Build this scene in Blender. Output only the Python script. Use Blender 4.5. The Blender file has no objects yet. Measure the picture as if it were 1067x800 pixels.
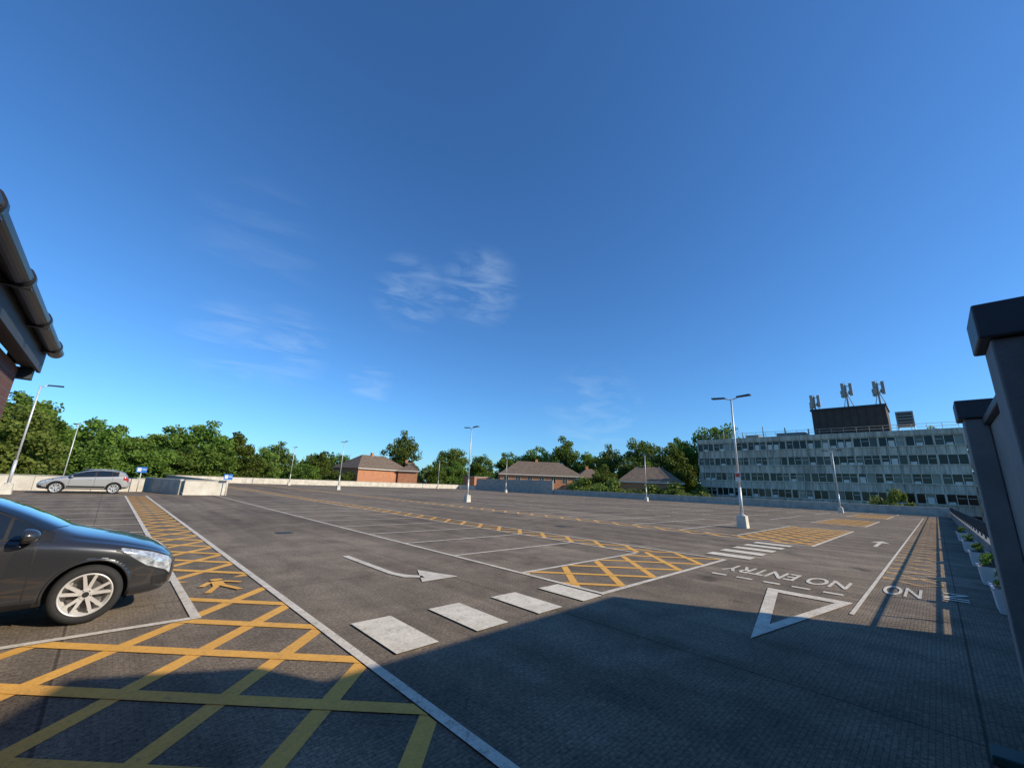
import bpy, bmesh, math, random
import numpy as np
from mathutils import Vector, Matrix
from mathutils.bvhtree import BVHTree
random.seed(7)
S = bpy.context.scene
S.view_settings.view_transform = 'Standard'
S.view_settings.look = 'None'
S.view_settings.exposure = 0
COL = S.collection

# ------------------------------------------------------------ camera
f = 418.0
Yc = Vector((114-533.5, 400-488, -f)).normalized()
Xc = Vector((976-533.5, 400-522, -f))
Xc = (Xc - Yc*Xc.dot(Yc)).normalized()
Zc = Xc.cross(Yc)
cam = bpy.data.cameras.new("Camera")
cam.sensor_width = 36; cam.lens = f/1067*36
cam.clip_start = 0.05; cam.clip_end = 8000
co = bpy.data.objects.new("Camera", cam); COL.objects.link(co)
M = Matrix((Xc, Yc, Zc)).to_4x4()
M.translation = (0, 0, 1.75)
co.matrix_world = M
S.camera = co

# ------------------------------------------------------------ sun + sky
sv = Vector((2.4, -4.3, 0)).normalized()
EL = math.radians(28.5)
sunpos = Vector((sv.x*math.cos(EL), sv.y*math.cos(EL), math.sin(EL)))
sl = bpy.data.lights.new("sun", 'SUN'); sl.energy = 5.0; sl.angle = math.radians(0.5); sl.color = (1.0, .88, .70)
so = bpy.data.objects.new("sun", sl); COL.objects.link(so)
so.rotation_euler = sunpos.to_track_quat('Z', 'Y').to_euler()
so.location = (0, -20, 40)

W = bpy.data.worlds.new("World"); S.world = W; W.use_nodes = True
nt = W.node_tree; N = nt.nodes; Lk = nt.links
N.clear()
out = N.new('ShaderNodeOutputWorld'); bg = N.new('ShaderNodeBackground'); bg.inputs[1].default_value = 0.115
sky = N.new('ShaderNodeTexSky'); sky.sky_type = 'NISHITA'; sky.sun_disc = False
sky.sun_elevation = EL; sky.sun_rotation = math.atan2(sunpos.x, sunpos.y)
sky.air_density = 1.0; sky.dust_density = 0.3; sky.ozone_density = 2.2
tint = N.new('ShaderNodeMix'); tint.data_type = 'RGBA'; tint.blend_type = 'MULTIPLY'; tint.inputs[0].default_value = 1
Lk.new(sky.outputs[0], tint.inputs[6]); tint.inputs[7].default_value = (.54, 1.02, 1.52, 1)
tc = N.new('ShaderNodeTexCoord')
def vmath(op, a, b=None):
    n = N.new('ShaderNodeVectorMath'); n.operation = op
    Lk.new(a, n.inputs[0])
    if b is not None:
        if isinstance(b, (tuple, list)): n.inputs[1].default_value = b
        else: Lk.new(b, n.inputs[1])
    return n
mask = None
for (c, r0, r1, amp) in [((.553,.699,.458), 6.5, 1, .42), ((.42,.78,.42), 6, 1, .42), ((.13,.96,.26), 6, 1, .42), ((.22,.93,.27), 6, 1, .36),
                         ((.81,.55,.175), 8, 1, .28), ((.40,.89,.22), 3.5, .5, .42), ((.12,.88,.45), 8, 2, .10)]:
    c = Vector(c).normalized()
    d = vmath('DOT_PRODUCT', tc.outputs['Generated'], tuple(c))
    mr = N.new('ShaderNodeMapRange'); mr.interpolation_type = 'SMOOTHSTEP'
    mr.inputs[1].default_value = math.cos(math.radians(r0)); mr.inputs[2].default_value = math.cos(math.radians(r1))
    mr.inputs[3].default_value = 0; mr.inputs[4].default_value = amp
    Lk.new(d.outputs['Value'], mr.inputs[0])
    if mask is None: mask = mr.outputs[0]
    else:
        m = N.new('ShaderNodeMath'); m.operation = 'MAXIMUM'; Lk.new(mask, m.inputs[0]); Lk.new(mr.outputs[0], m.inputs[1]); mask = m.outputs[0]
mp = N.new('ShaderNodeMapping'); mp.inputs['Rotation'].default_value = (0.15, 0.25, 0.75); mp.inputs['Scale'].default_value = (2.3, 7.0, 16.0)
Lk.new(tc.outputs['Generated'], mp.inputs[0])
nz = N.new('ShaderNodeTexNoise'); nz.inputs['Scale'].default_value = 1.9; nz.inputs['Detail'].default_value = 9; nz.inputs['Roughness'].default_value = .58; nz.inputs['Distortion'].default_value = .6
Lk.new(mp.outputs[0], nz.inputs['Vector'])
rp = N.new('ShaderNodeMapRange'); rp.inputs[1].default_value = .44; rp.inputs[2].default_value = .80; Lk.new(nz.outputs[0], rp.inputs[0])
mm = N.new('ShaderNodeMath'); mm.operation = 'MULTIPLY'; Lk.new(rp.outputs[0], mm.inputs[0]); Lk.new(mask, mm.inputs[1])
m2 = N.new('ShaderNodeMath'); m2.operation = 'MULTIPLY'; m2.use_clamp = True; m2.inputs[1].default_value = .8; Lk.new(mm.outputs[0], m2.inputs[0])
mx = N.new('ShaderNodeMix'); mx.data_type = 'RGBA'
Lk.new(m2.outputs[0], mx.inputs[0]); Lk.new(tint.outputs[2], mx.inputs[6]); mx.inputs[7].default_value = (5.5, 7.0, 8.6, 1)
Lk.new(mx.outputs[2], bg.inputs[0]); Lk.new(bg.outputs[0], out.inputs[0])

# ------------------------------------------------------------ materials
def new_mat(name, rough=.8):
    m = bpy.data.materials.new(name); m.use_nodes = True
    b = m.node_tree.nodes['Principled BSDF']; b.inputs['Roughness'].default_value = rough
    return m, m.node_tree, b
def noise(nt, scale, detail=4, rough=.55, vec=None, dist=0):
    n = nt.nodes.new('ShaderNodeTexNoise'); n.inputs['Scale'].default_value = scale
    n.inputs['Detail'].default_value = detail; n.inputs['Roughness'].default_value = rough; n.inputs['Distortion'].default_value = dist
    if vec is not None: nt.links.new(vec, n.inputs['Vector'])
    return n.outputs[0]
def ramp(nt, src, p0, c0, p1, c1, extra=()):
    r = nt.nodes.new('ShaderNodeValToRGB'); e = r.color_ramp.elements
    e[0].position = p0; e[0].color = tuple(c0)+(1,); e[1].position = p1; e[1].color = tuple(c1)+(1,)
    for p, c in extra:
        k = e.new(p); k.color = tuple(c)+(1,)
    nt.links.new(src, r.inputs[0]); return r.outputs[0]
def mix(nt, fac, a, b, mode='MIX'):
    n = nt.nodes.new('ShaderNodeMix'); n.data_type = 'RGBA'; n.blend_type = mode
    for s, i in ((fac, 0), (a, 6), (b, 7)):
        if isinstance(s, (int, float)): n.inputs[i].default_value = s
        elif isinstance(s, tuple): n.inputs[i].default_value = s+(1,) if len(s) == 3 else s
        else: nt.links.new(s, n.inputs[i])
    return n.outputs[2]
def bump(nt, b, h, strength=.3, dist=.01):
    n = nt.nodes.new('ShaderNodeBump'); n.inputs['Strength'].default_value = strength; n.inputs['Distance'].default_value = dist
    nt.links.new(h, n.inputs['Height']); nt.links.new(n.outputs[0], b.inputs['Normal'])
def ocoord(nt): return nt.nodes.new('ShaderNodeTexCoord').outputs['Object']
def G3(x): return (x, x, x)

def asphalt_color(nt, vec):
    big = noise(nt, .10, 5, .62, vec)
    c = ramp(nt, big, .35, (.245, .190, .132), .66, (.375, .298, .212))
    med = noise(nt, 1.1, 7, .68, vec, .4)
    c = mix(nt, 1.0, c, ramp(nt, med, .32, G3(.66), .70, G3(1.18)), 'MULTIPLY')
    fine = noise(nt, 26, 6, .8, vec)
    c = mix(nt, 1.0, c, ramp(nt, fine, .34, G3(.46), .66, G3(1.45)), 'MULTIPLY')
    mp = nt.nodes.new('ShaderNodeMapping'); mp.inputs['Scale'].default_value = (.9, .05, 1); nt.links.new(vec, mp.inputs[0])
    st = noise(nt, 1.4, 5, .6, mp.outputs[0])
    c = mix(nt, .75, c, ramp(nt, st, .36, G3(.62), .6, G3(1.06)), 'MULTIPLY')
    sp = noise(nt, .9, 2, .5, vec)
    c = mix(nt, .9, c, ramp(nt, sp, .66, G3(1), .75, G3(.5)), 'MULTIPLY')
    br = nt.nodes.new('ShaderNodeTexBrick'); nt.links.new(vec, br.inputs['Vector']); br.inputs['Scale'].default_value = 1; br.offset = 0
    br.inputs['Brick Width'].default_value = 5.05; br.inputs['Row Height'].default_value = 7.6; br.inputs['Mortar Size'].default_value = .014
    br.inputs['Color1'].default_value = (1, 1, 1, 1); br.inputs['Color2'].default_value = (.86, .86, .87, 1); br.inputs['Mortar'].default_value = (.45, .45, .45, 1)
    c = mix(nt, .9, c, br.outputs[0], 'MULTIPLY')
    return c, fine
m_asph, t, b = new_mat("asphalt", .9)
v = ocoord(t); c, fine = asphalt_color(t, v)
br = t.nodes.new('ShaderNodeTexBrick'); t.links.new(v, br.inputs['Vector']); br.inputs['Scale'].default_value = 1; br.offset = .5
br.inputs['Brick Width'].default_value = .075; br.inputs['Row Height'].default_value = .038
br.inputs['Mortar Size'].default_value = .006; br.inputs['Mortar Smooth'].default_value = .6
br.inputs['Color1'].default_value = (1,1,1,1); br.inputs['Color2'].default_value = (.82,.82,.82,1); br.inputs['Mortar'].default_value = (.5,.5,.5,1)
c = mix(t, .65, c, br.outputs[0], 'MULTIPLY')
t.links.new(c, b.inputs['Base Color'])
h = mix(t, .5, br.outputs[0], fine)
bump(t, b, h, .6, .010)
b.inputs['Specular IOR Level'].default_value = .15

def paint_mat(name, col, wear0, wear1, dirt=.5):
    m, t, b = new_mat(name, .75)
    v = ocoord(t); ac, fine = asphalt_color(t, v)
    n1 = noise(t, 6, 8, .78, v, .3)
    n2 = noise(t, 45, 5, .8, v)
    k = mix(t, .5, n1, n2)
    fac = ramp(t, k, wear0, G3(1), wear1, G3(0))
    d = noise(t, 1.7, 6, .7, v)
    pc = mix(t, dirt, col, ramp(t, d, .3, (.45, .42, .38), .7, (1, 1, 1)), 'MULTIPLY')
    pc = mix(t, .6, pc, ramp(t, fine, .3, G3(.65), .65, G3(1.1)), 'MULTIPLY')
    t.links.new(mix(t, fac, ac, pc), b.inputs['Base Color'])
    bump(t, b, fine, .4, .006)
    b.inputs['Specular IOR Level'].default_value = .2
    return m
m_white = paint_mat("road_paint_white", (.84, .75, .60), .50, .66)
m_zebra = paint_mat("zebra_paint", (.90, .81, .64), .51, .67)
m_yellow = paint_mat("road_paint_yellow", (.92, .48, .10), .53, .70, .35)
m_yelloww = paint_mat("road_paint_yellow_worn", (.85, .50, .18), .44, .58, .4)

def simple(name, col, rough=.7, metal=0, n=.25, scale=3, bmp=0, obj=True):
    m, t, b = new_mat(name, rough); v = ocoord(t)
    k = noise(t, scale, 6, .65, v)
    lo = tuple(x*(1-n) for x in col); hi = tuple(min(1, x*(1+n)) for x in col)
    t.links.new(ramp(t, k, .3, lo, .7, hi), b.inputs['Base Color'])
    b.inputs['Metallic'].default_value = metal
    if bmp: bump(t, b, noise(t, scale*12, 4, .6, v), bmp, .01)
    return m
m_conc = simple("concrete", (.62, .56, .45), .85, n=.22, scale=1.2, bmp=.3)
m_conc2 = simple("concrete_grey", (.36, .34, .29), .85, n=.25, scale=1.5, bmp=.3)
m_wallp = simple("painted_wall_grey", (.19, .195, .185), .7, n=.22, scale=1.8, bmp=.4)
m_cap = simple("cap_dark", (.05, .054, .058), .5, n=.15, scale=4)
m_metal = simple("galvanised_metal", (.60, .60, .57), .45, .3, n=.15, scale=5)
m_dmetal = simple("dark_metal", (.03, .035, .04), .45, .3, n=.2, scale=5)
m_whitep = simple("white_plastic", (.66, .65, .62), .5, n=.12, scale=4)
m_blue = simple("sign_blue", (.02, .16, .50), .4, n=.05)
m_red = simple("sign_red", (.45, .04, .03), .4, n=.05)
m_green = simple("green_paint", (.012, .05, .042), .6, n=.25)
m_soffit = simple("soffit_dark", (.045, .05, .055), .6, n=.15)
m_gutter = simple("gutter_black", (.02, .021, .023), .3, n=.15)
m_bark = simple("bark", (.10, .075, .055), .9, n=.3, scale=6)
m_plant_room = simple("plant_room_cladding", (.065, .045, .034), .8, n=.2, scale=.8)
m_grey_box = simple("grey_cabinet", (.20, .21, .19), .6, n=.15)

def brick_mat(name, c1, c2, mort, scale=1.0):
    m, t, b = new_mat(name, .85)
    g = t.nodes.new('ShaderNodeNewGeometry'); sx = t.nodes.new('ShaderNodeSeparateXYZ'); t.links.new(g.outputs['Position'], sx.inputs[0])
    ad = t.nodes.new('ShaderNodeMath'); ad.operation = 'ADD'; t.links.new(sx.outputs[0], ad.inputs[0]); t.links.new(sx.outputs[1], ad.inputs[1])
    cb = t.nodes.new('ShaderNodeCombineXYZ'); t.links.new(ad.outputs[0], cb.inputs[0]); t.links.new(sx.outputs[2], cb.inputs[1])
    br = t.nodes.new('ShaderNodeTexBrick'); t.links.new(cb.outputs[0], br.inputs['Vector'])
    br.inputs['Scale'].default_value = scale; br.inputs['Brick Width'].default_value = .225; br.inputs['Row Height'].default_value = .075
    br.inputs['Mortar Size'].default_value = .006
    br.inputs['Color1'].default_value = c1+(1,); br.inputs['Color2'].default_value = c2+(1,); br.inputs['Mortar'].default_value = mort+(1,)
    k = noise(t, 1.5, 5, .6, g.outputs['Position'])
    t.links.new(mix(t, .5, br.outputs[0], ramp(t, k, .3, (.6, .6, .6), .7, (1.1, 1.1, 1.1)), 'MULTIPLY'), b.inputs['Base Color'])
    bump(t, b, br.outputs[1], -.4, .006)
    return m
m_brick = brick_mat("brick_red", (.14, .058, .045), (.19, .08, .06), (.13, .12, .11))
m_brick2 = brick_mat("brick_orange", (.52, .18, .07), (.60, .24, .10), (.38, .30, .22))
m_tile = simple("roof_tile_brown", (.16, .115, .08), .85, n=.3, scale=1.5, bmp=.4)

m_offc, t, b = new_mat("office_concrete", .85); v = ocoord(t)
mp = t.nodes.new('ShaderNodeMapping'); mp.inputs['Scale'].default_value = (1, 1.5, .12); t.links.new(v, mp.inputs[0])
k = noise(t, 1.3, 7, .7, mp.outputs[0]); k2 = noise(t, .25, 3, .5, v)
c = ramp(t, k, .34, (.27, .235, .18), .62, (.70, .62, .49))
t.links.new(mix(t, .5, c, ramp(t, k2, .3, (.65, .65, .65), .7, (1.1, 1.1, 1.1)), 'MULTIPLY'), b.inputs['Base Color'])
m_winf = simple("window_frame_white", (.66, .61, .52), .5, n=.12, scale=2)
m_glass, t, b = new_mat("window_glass", .08); v = ocoord(t)
vor = t.nodes.new('ShaderNodeTexWhiteNoise'); sn = t.nodes.new('ShaderNodeVectorMath'); sn.operation = 'SNAP'; sn.inputs[1].default_value = (50, 1.15, 3.3)
t.links.new(v, sn.inputs[0]); t.links.new(sn.outputs[0], vor.inputs['Vector'])
t.links.new(ramp(t, vor.outputs[0], .0, (.01, .015, .012), 1, (.28, .28, .23), [(.6, (.02, .028, .022)), (.8, (.07, .085, .07))]), b.inputs['Base Color'])
b.inputs['Specular IOR Level'].default_value = .3
m_glassd, t, b = new_mat("window_glass_dark", .06); b.inputs['Base Color'].default_value = (.02, .025, .03, 1)

def leaf_mat(name, ca, cb_, cc, transl=.25):
    m, t, b = new_mat(name, .65); v = ocoord(t)
    k = noise(t, .55, 3, .6, v)
    oi = t.nodes.new('ShaderNodeObjectInfo')
    c = ramp(t, k, .3, ca, .72, cc, [(.5, cb_)])
    hs = t.nodes.new('ShaderNodeHueSaturation')
    mr = t.nodes.new('ShaderNodeMapRange'); mr.inputs[3].default_value = .475; mr.inputs[4].default_value = .515
    t.links.new(oi.outputs['Random'], mr.inputs[0]); t.links.new(mr.outputs[0], hs.inputs['Hue'])
    mr2 = t.nodes.new('ShaderNodeMapRange'); mr2.inputs[3].default_value = .75; mr2.inputs[4].default_value = 1.35
    t.links.new(oi.outputs['Random'], mr2.inputs[0]); t.links.new(mr2.outputs[0], hs.inputs['Value'])
    t.links.new(c, hs.inputs['Color']); t.links.new(hs.outputs[0], b.inputs['Base Color'])
    b.inputs['Specular IOR Level'].default_value = .2
    if transl:
        tr = t.nodes.new('ShaderNodeBsdfTranslucent'); t.links.new(hs.outputs[0], tr.inputs[0])
        ms = t.nodes.new('ShaderNodeMixShader'); ms.inputs[0].default_value = transl
        o = [n for n in t.nodes if n.type == 'OUTPUT_MATERIAL'][0]
        t.links.new(b.outputs[0], ms.inputs[1]); t.links.new(tr.outputs[0], ms.inputs[2]); t.links.new(ms.outputs[0], o.inputs[0])
    return m
m_leaf = leaf_mat("foliage", (.060, .105, .018), (.120, .190, .030), (.195, .275, .045), .35)
m_leaf2 = leaf_mat("foliage_light", (.11, .17, .028), (.17, .24, .045), (.24, .31, .07), .35)
m_leafd = leaf_mat("foliage_distant", (.06, .09, .028), (.09, .14, .04), (.13, .19, .055), 0)
m_ground, t, b = new_mat("grass_ground", .95); v = ocoord(t)
k = noise(t, .03, 5, .6, v); k2 = noise(t, 1.5, 4, .6, v)
t.links.new(mix(t, .5, ramp(t, k, .35, (.05, .075, .025), .65, (.09, .11, .04)), ramp(t, k2, .3, (.5, .5, .5), .7, (1, 1, 1)), 'MULTIPLY'), b.inputs['Base Color'])

# ------------------------------------------------------------ mesh builder
class MB:
    def __init__(s): s.v = []; s.f = []; s.m = []; s.sm = []
    def face(s, pts, mat=0, smooth=False):
        i = len(s.v); s.v += [tuple(p) for p in pts]; s.f.append(tuple(range(i, i+len(pts)))); s.m.append(mat); s.sm.append(smooth)
    def box(s, x0, y0, z0, x1, y1, z1, mat=0, tap=0):
        i = len(s.v); t = tap
        s.v += [(x0,y0,z0),(x1,y0,z0),(x1,y1,z0),(x0,y1,z0),(x0+t,y0+t,z1),(x1-t,y0+t,z1),(x1-t,y1-t,z1),(x0+t,y1-t,z1)]
        for q in ((3,2,1,0),(4,5,6,7),(0,1,5,4),(1,2,6,5),(2,3,7,6),(3,0,4,7)):
            s.f.append(tuple(i+k for k in q)); s.m.append(mat); s.sm.append(False)
    def cyl(s, p0, p1, r0, r1=None, n=10, mat=0, caps=True):
        if r1 is None: r1 = r0
        p0 = Vector(p0); p1 = Vector(p1); d = (p1-p0).normalized()
        a = d.orthogonal().normalized(); b_ = d.cross(a)
        i = len(s.v)
        for p, r in ((p0, r0), (p1, r1)):
            for k in range(n):
                an = 2*math.pi*k/n; s.v.append(tuple(p + a*math.cos(an)*r + b_*math.sin(an)*r))
        for k in range(n):
            s.f.append((i+k, i+(k+1) % n, i+n+(k+1) % n, i+n+k)); s.m.append(mat); s.sm.append(True)
        if caps:
            s.f.append(tuple(i+k for k in range(n))[::-1]); s.m.append(mat); s.sm.append(False)
            s.f.append(tuple(i+n+k for k in range(n))); s.m.append(mat); s.sm.append(False)
    def lathe(s, c, prof, n=40, mat=0, axis='y'):
        i = len(s.v); c = Vector(c); P = len(prof)
        for k in range(n):
            a = 2*math.pi*k/n
            for (yy, r) in prof: s.v.append((c.x+r*math.cos(a), c.y+yy, c.z+r*math.sin(a)))
        for k in range(n):
            for j in range(P-1):
                s.f.append((i+k*P+j, i+((k+1) % n)*P+j, i+((k+1) % n)*P+j+1, i+k*P+j+1)); s.m.append(mat); s.sm.append(True)
    def obj(s, name, mats, parent=None, loc=None, bevel=0):
        me = bpy.data.meshes.new(name); me.from_pydata(s.v, [], s.f)
        for m in mats: me.materials.append(m)
        me.polygons.foreach_set('material_index', s.m); me.polygons.foreach_set('use_smooth', s.sm); me.update()
        o = bpy.data.objects.new(name, me); COL.objects.link(o)
        if parent: o.parent = parent
        if loc: o.location = loc
        if bevel:
            bm = o.modifiers.new('b', 'BEVEL'); bm.width = bevel; bm.segments = 2; bm.limit_method = 'ANGLE'
        return o
def empty(name, loc=(0,0,0)):
    o = bpy.data.objects.new(name, None); o.empty_display_size = .3; COL.objects.link(o); o.location = loc; return o

# ------------------------------------------------------------ ground + deck
GZ = -4.0
g = MB(); g.face([(-3000,-3000,GZ),(3000,-3000,GZ),(3000,3000,GZ),(-3000,3000,GZ)]); g.obj("ground", [m_ground])
d = MB()
d.face([(-16,-1.1,0),(70,-1.1,0),(70,92,0),(7,92,0),(7,46,0),(-16,46,0)])
o = d.obj("car_park_deck", [m_asph])
d = MB(); P = [(-16,-1.1),(70,-1.1),(70,92),(7,92),(7,46),(-16,46)]
for i in range(6):
    a, b_ = P[i], P[(i+1) % 6]; d.face([(a[0],a[1],-.9),(b_[0],b_[1],-.9),(b_[0],b_[1],-.002),(a[0],a[1],-.002)])
d.face([(p[0],p[1],-.9) for p in P[::-1]])
for cx in range(-12, 70, 8):
    for cy in (0, 15, 30, 45, 60, 75, 90):
        if cx < 8 and cy > 44: continue
        d.box(cx, cy-.2, GZ, cx+.4, cy+.2, -.9)
d.obj("deck_structure", [m_conc2])

# ------------------------------------------------------------ markings
def clip(poly, x0, x1, y0, y1):
    def cl(P, ins, inter):
        R = []
        for i in range(len(P)):
            a, b_ = P[i-1], P[i]
            if ins(b_):
                if not ins(a): R.append(inter(a, b_))
                R.append(b_)
            elif ins(a): R.append(inter(a, b_))
        return R
    def ix(k): return lambda a, b_: (k, a[1]+(b_[1]-a[1])*(k-a[0])/(b_[0]-a[0]))
    def iy(k): return lambda a, b_: (a[0]+(b_[0]-a[0])*(k-a[1])/(b_[1]-a[1]), k)
    for ins, it in ((lambda p: p[0] >= x0, ix(x0)), (lambda p: p[0] <= x1, ix(x1)), (lambda p: p[1] >= y0, iy(y0)), (lambda p: p[1] <= y1, iy(y1))):
        if not poly: return []
        poly = cl(poly, ins, it)
    return poly
YL = MB(); WL = MB()
def hatch(x0, x1, y0, y1, w=.105, sp=1.18, cb0=5.21, ca0=-.85, mat=0):
    h = w*.7071
    for fam, z in ((0, .004), (1, .008)):
        rng = (x0-y1, x1-y0) if fam == 0 else (x0+y0, x1+y1)
        base = ca0 if fam == 0 else cb0
        k0 = math.floor((rng[0]-base)/sp)-1; k1 = math.ceil((rng[1]-base)/sp)+1
        for k in range(k0, k1+1):
            c = base+k*sp
            if fam == 0: pl = [(y0-5+c-h*1.414, y0-5), (y0-5+c+h*1.414, y0-5), (y1+5+c+h*1.414, y1+5), (y1+5+c-h*1.414, y1+5)]
            else: pl = [(c-(y0-5)-h*1.414, y0-5), (c-(y0-5)+h*1.414, y0-5), (c-(y1+5)+h*1.414, y1+5), (c-(y1+5)-h*1.414, y1+5)]
            pl = clip(pl, x0, x1, y0, y1)
            if len(pl) > 2: YL.face([(p[0], p[1], z) for p in pl], mat)
def wline(x0, y0, x1, y1, w=.1, z=.012, B=None):
    B = B or WL; dx, dy = x1-x0, y1-y0; L = math.hypot(dx, dy); nx, ny = -dy/L*w/2, dx/L*w/2
    B.face([(x0-nx,y0-ny,z),(x1-nx,y1-ny,z),(x1+nx,y1+ny,z),(x0+nx,y0+ny,z)])
hatch(-3.7, 2.12, -1.0, 6.56)
hatch(1.17, 2.12, 6.56, 7.75); hatch(1.17, 2.12, 8.75, 38)
wline(2.18, -1.0, 2.18, 38.3, .1); wline(1.12, 6.56, 1.12, 38.3, .1)
y = 6.62
while y < 40: wline(-3.6, y, 1.07, y, .1, .010); y += 2.4
hatch(6.46, 12.24, 4.3, 6.1, cb0=.3, sp=1.25); hatch(11.17, 12.24, 6.2, 90)
wline(6.4, 4.2, 6.4, 90, .1); wline(12.3, 4.2, 12.3, 90, .1); wline(11.12, 6.2, 11.12, 90, .09)
wline(6.35, 4.22, 12.35, 4.22, .1, .010)
y = 6.15
while y < 90: wline(6.46, y, 11.07, y, .09, .010); y += 2.32
def dbl(xa, xm, xb, walk=None, ye=6.2):
    lo = walk if walk else xa
    hatch(lo+.1, xb-.1, 3.4, ye-.1, cb0=.7, w=.13); wline(lo, 3.35, xb, 3.35, .1, .010); wline(lo, 3.3, lo, 90, .1)
    if walk: wline(xa, ye, xa, 90, .09); hatch(walk+.06, xa-.06, ye, 90, cb0=.3)
    wline(xm, ye, xm, 90, .1); wline(xb, 3.3, xb, 90, .1)
    y = ye
    while y < 90: wline(xa+.05, y, xb-.05, y, .1, .010); y += 2.4
dbl(19.7, 24.4, 29.1, 18.5); dbl(34.6, 39.3, 44.0); dbl(50.5, 55.2, 59.9); wline(64.9, 3.4, 64.9, 90)
y = 3.4
while y < 90: wline(65, y, 69.5, y, .1, .010); y += 2.4
# narrow hatched pedestrian strip along the right-hand edge
hatch(12.6, 60, .15, 1.12, w=.08, sp=1.0, mat=1)
wline(8.6, 1.17, 60, 1.17, .06)
Z = .012
WL.face([(4.19,9.7,Z),(4.19,7.55,Z),(4.33,7.55,Z),(4.33,9.7,Z)])
WL.face([(4.19,7.55,Z),(4.28,7.10,Z),(4.44,7.24,Z),(4.33,7.55,Z)])
WL.face([(4.28,7.10,Z),(4.58,6.88,Z),(4.62,7.04,Z),(4.44,7.24,Z)])
WL.face([(4.36,6.62,Z),(5.15,6.62,Z),(4.82,7.52,Z)])
def ring(outer, inner, z=.012):
    n = len(outer)
    for i in range(n):
        j = (i+1) % n; WL.face([(*outer[i], z), (*outer[j], z), (*inner[j], z), (*inner[i], z)])
ring([(6.1,1.87),(9.5,1.25),(9.5,2.52)], [(6.95,1.87),(9.22,1.46),(9.22,2.29)])
WL.face([(21,1.92,Z),(21,1.80,Z),(23,1.80,Z),(23,1.92,Z)]); WL.face([(23,1.55,Z),(24,1.86,Z),(23,2.17,Z)])
for k in range(5): WL.face([(10.0,1.45+.5*k,Z),(10.14,1.45+.5*k,Z),(10.14,1.75+.5*k,Z),(10.0,1.75+.5*k,Z)])
WLo = WL.obj("road_markings_white", [m_white])
YL.obj("road_markings_yellow", [m_yellow, m_yelloww])
ZB = MB()
for i, cx in enumerate([2.75, 3.85, 4.93, 6.0]):
    jx = [0, -.02, .02, 0][i]
    ZB.face([(cx-.27+jx,4.12,.016),(cx+.26+jx,4.13,.016),(cx+.27+jx,5.26-.06*i,.016),(cx-.26+jx,5.27-.06*i,.016)])
for cx in (13.2, 14.3, 15.4, 16.5, 17.6): ZB.face([(cx-.27,3.8,.016),(cx+.27,3.8,.016),(cx+.27,4.95,.016),(cx-.27,4.95,.016)])
ZB.obj("zebra_crossing", [m_zebra])
def ground_text(txt, loc, rot, sx, sy, mat, name):
    c = bpy.data.curves.new(name, 'FONT'); c.body = txt; c.size = 1; c.offset = .016; c.align_x = 'CENTER'; c.align_y = 'CENTER'
    o = bpy.data.objects.new(name, c); COL.objects.link(o)
    o.location = loc; o.rotation_euler = (0, 0, rot); o.scale = (sx, sy, 1)
    bpy.context.view_layer.update()
    me = bpy.data.meshes.new_from_object(o.evaluated_get(bpy.context.evaluated_depsgraph_get()))
    me.transform(o.matrix_world); me.materials.clear(); me.materials.append(mat)
    bpy.data.objects.remove(o)
    n = bpy.data.objects.new(name, me); COL.objects.link(n); return n
ground_text("NO ENTRY", (11.2, 2.62, .012), math.pi/2, .47, 1.25, m_white, "road_lettering")
ground_text("NO", (11.6, .72, .012), math.pi/2, .36, 1.5, m_white, "road_lettering")
ground_text("IN", (11.8, .0, .012), 0, .9, .5, m_white, "road_lettering")
PM = MB(); z = .016; cx, cy = 1.62, 8.2
def pq(pts): PM.face([(cx+p[0], cy+p[1], z) for p in pts])
pq([(.09*math.cos(a*math.pi/5)+.02, .45+.085*math.sin(a*math.pi/5)) for a in range(10)])
pq([(-.07,.33),(-.09,.0),(.08,.0),(.09,.33)])
def pl(a, b_, w=.07):
    dx, dy = b_[0]-a[0], b_[1]-a[1]; L = math.hypot(dx, dy); nx, ny = -dy/L*w/2, dx/L*w/2
    return [(a[0]-nx,a[1]-ny),(b_[0]-nx,b_[1]-ny),(b_[0]+nx,b_[1]+ny),(a[0]+nx,a[1]+ny)]
for k, (a, b_) in enumerate([((-.04,-.005),(-.22,-.42)), ((.04,-.005),(.12,-.2)), ((.12,-.205),(.2,-.42)), ((.095,.28),(.3,.08)), ((-.095,.28),(-.24,.02))]):
    z = .0165+.0008*k; pq(pl(a, b_, .085))
z = .016
PM.obj("pedestrian_symbol", [m_yellow])
m_cblk0 = simple("drain_dark", (.012, .012, .012), .8)
def drain(x, y):
    B = MB(); B.box(-.22, -.22, .001, .22, .22, .006, 0)
    for k in range(7): B.box(-.19, -.18+k*.055, .0062, .19, -.155+k*.055, .011, 1)
    B.obj("drain_grating", [m_cblk0, m_dmetal]).location = (x, y, 0)
for q in ((4.3, 14.5), (15.0, 12.0), (31.5, 9)): drain(*q)

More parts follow.
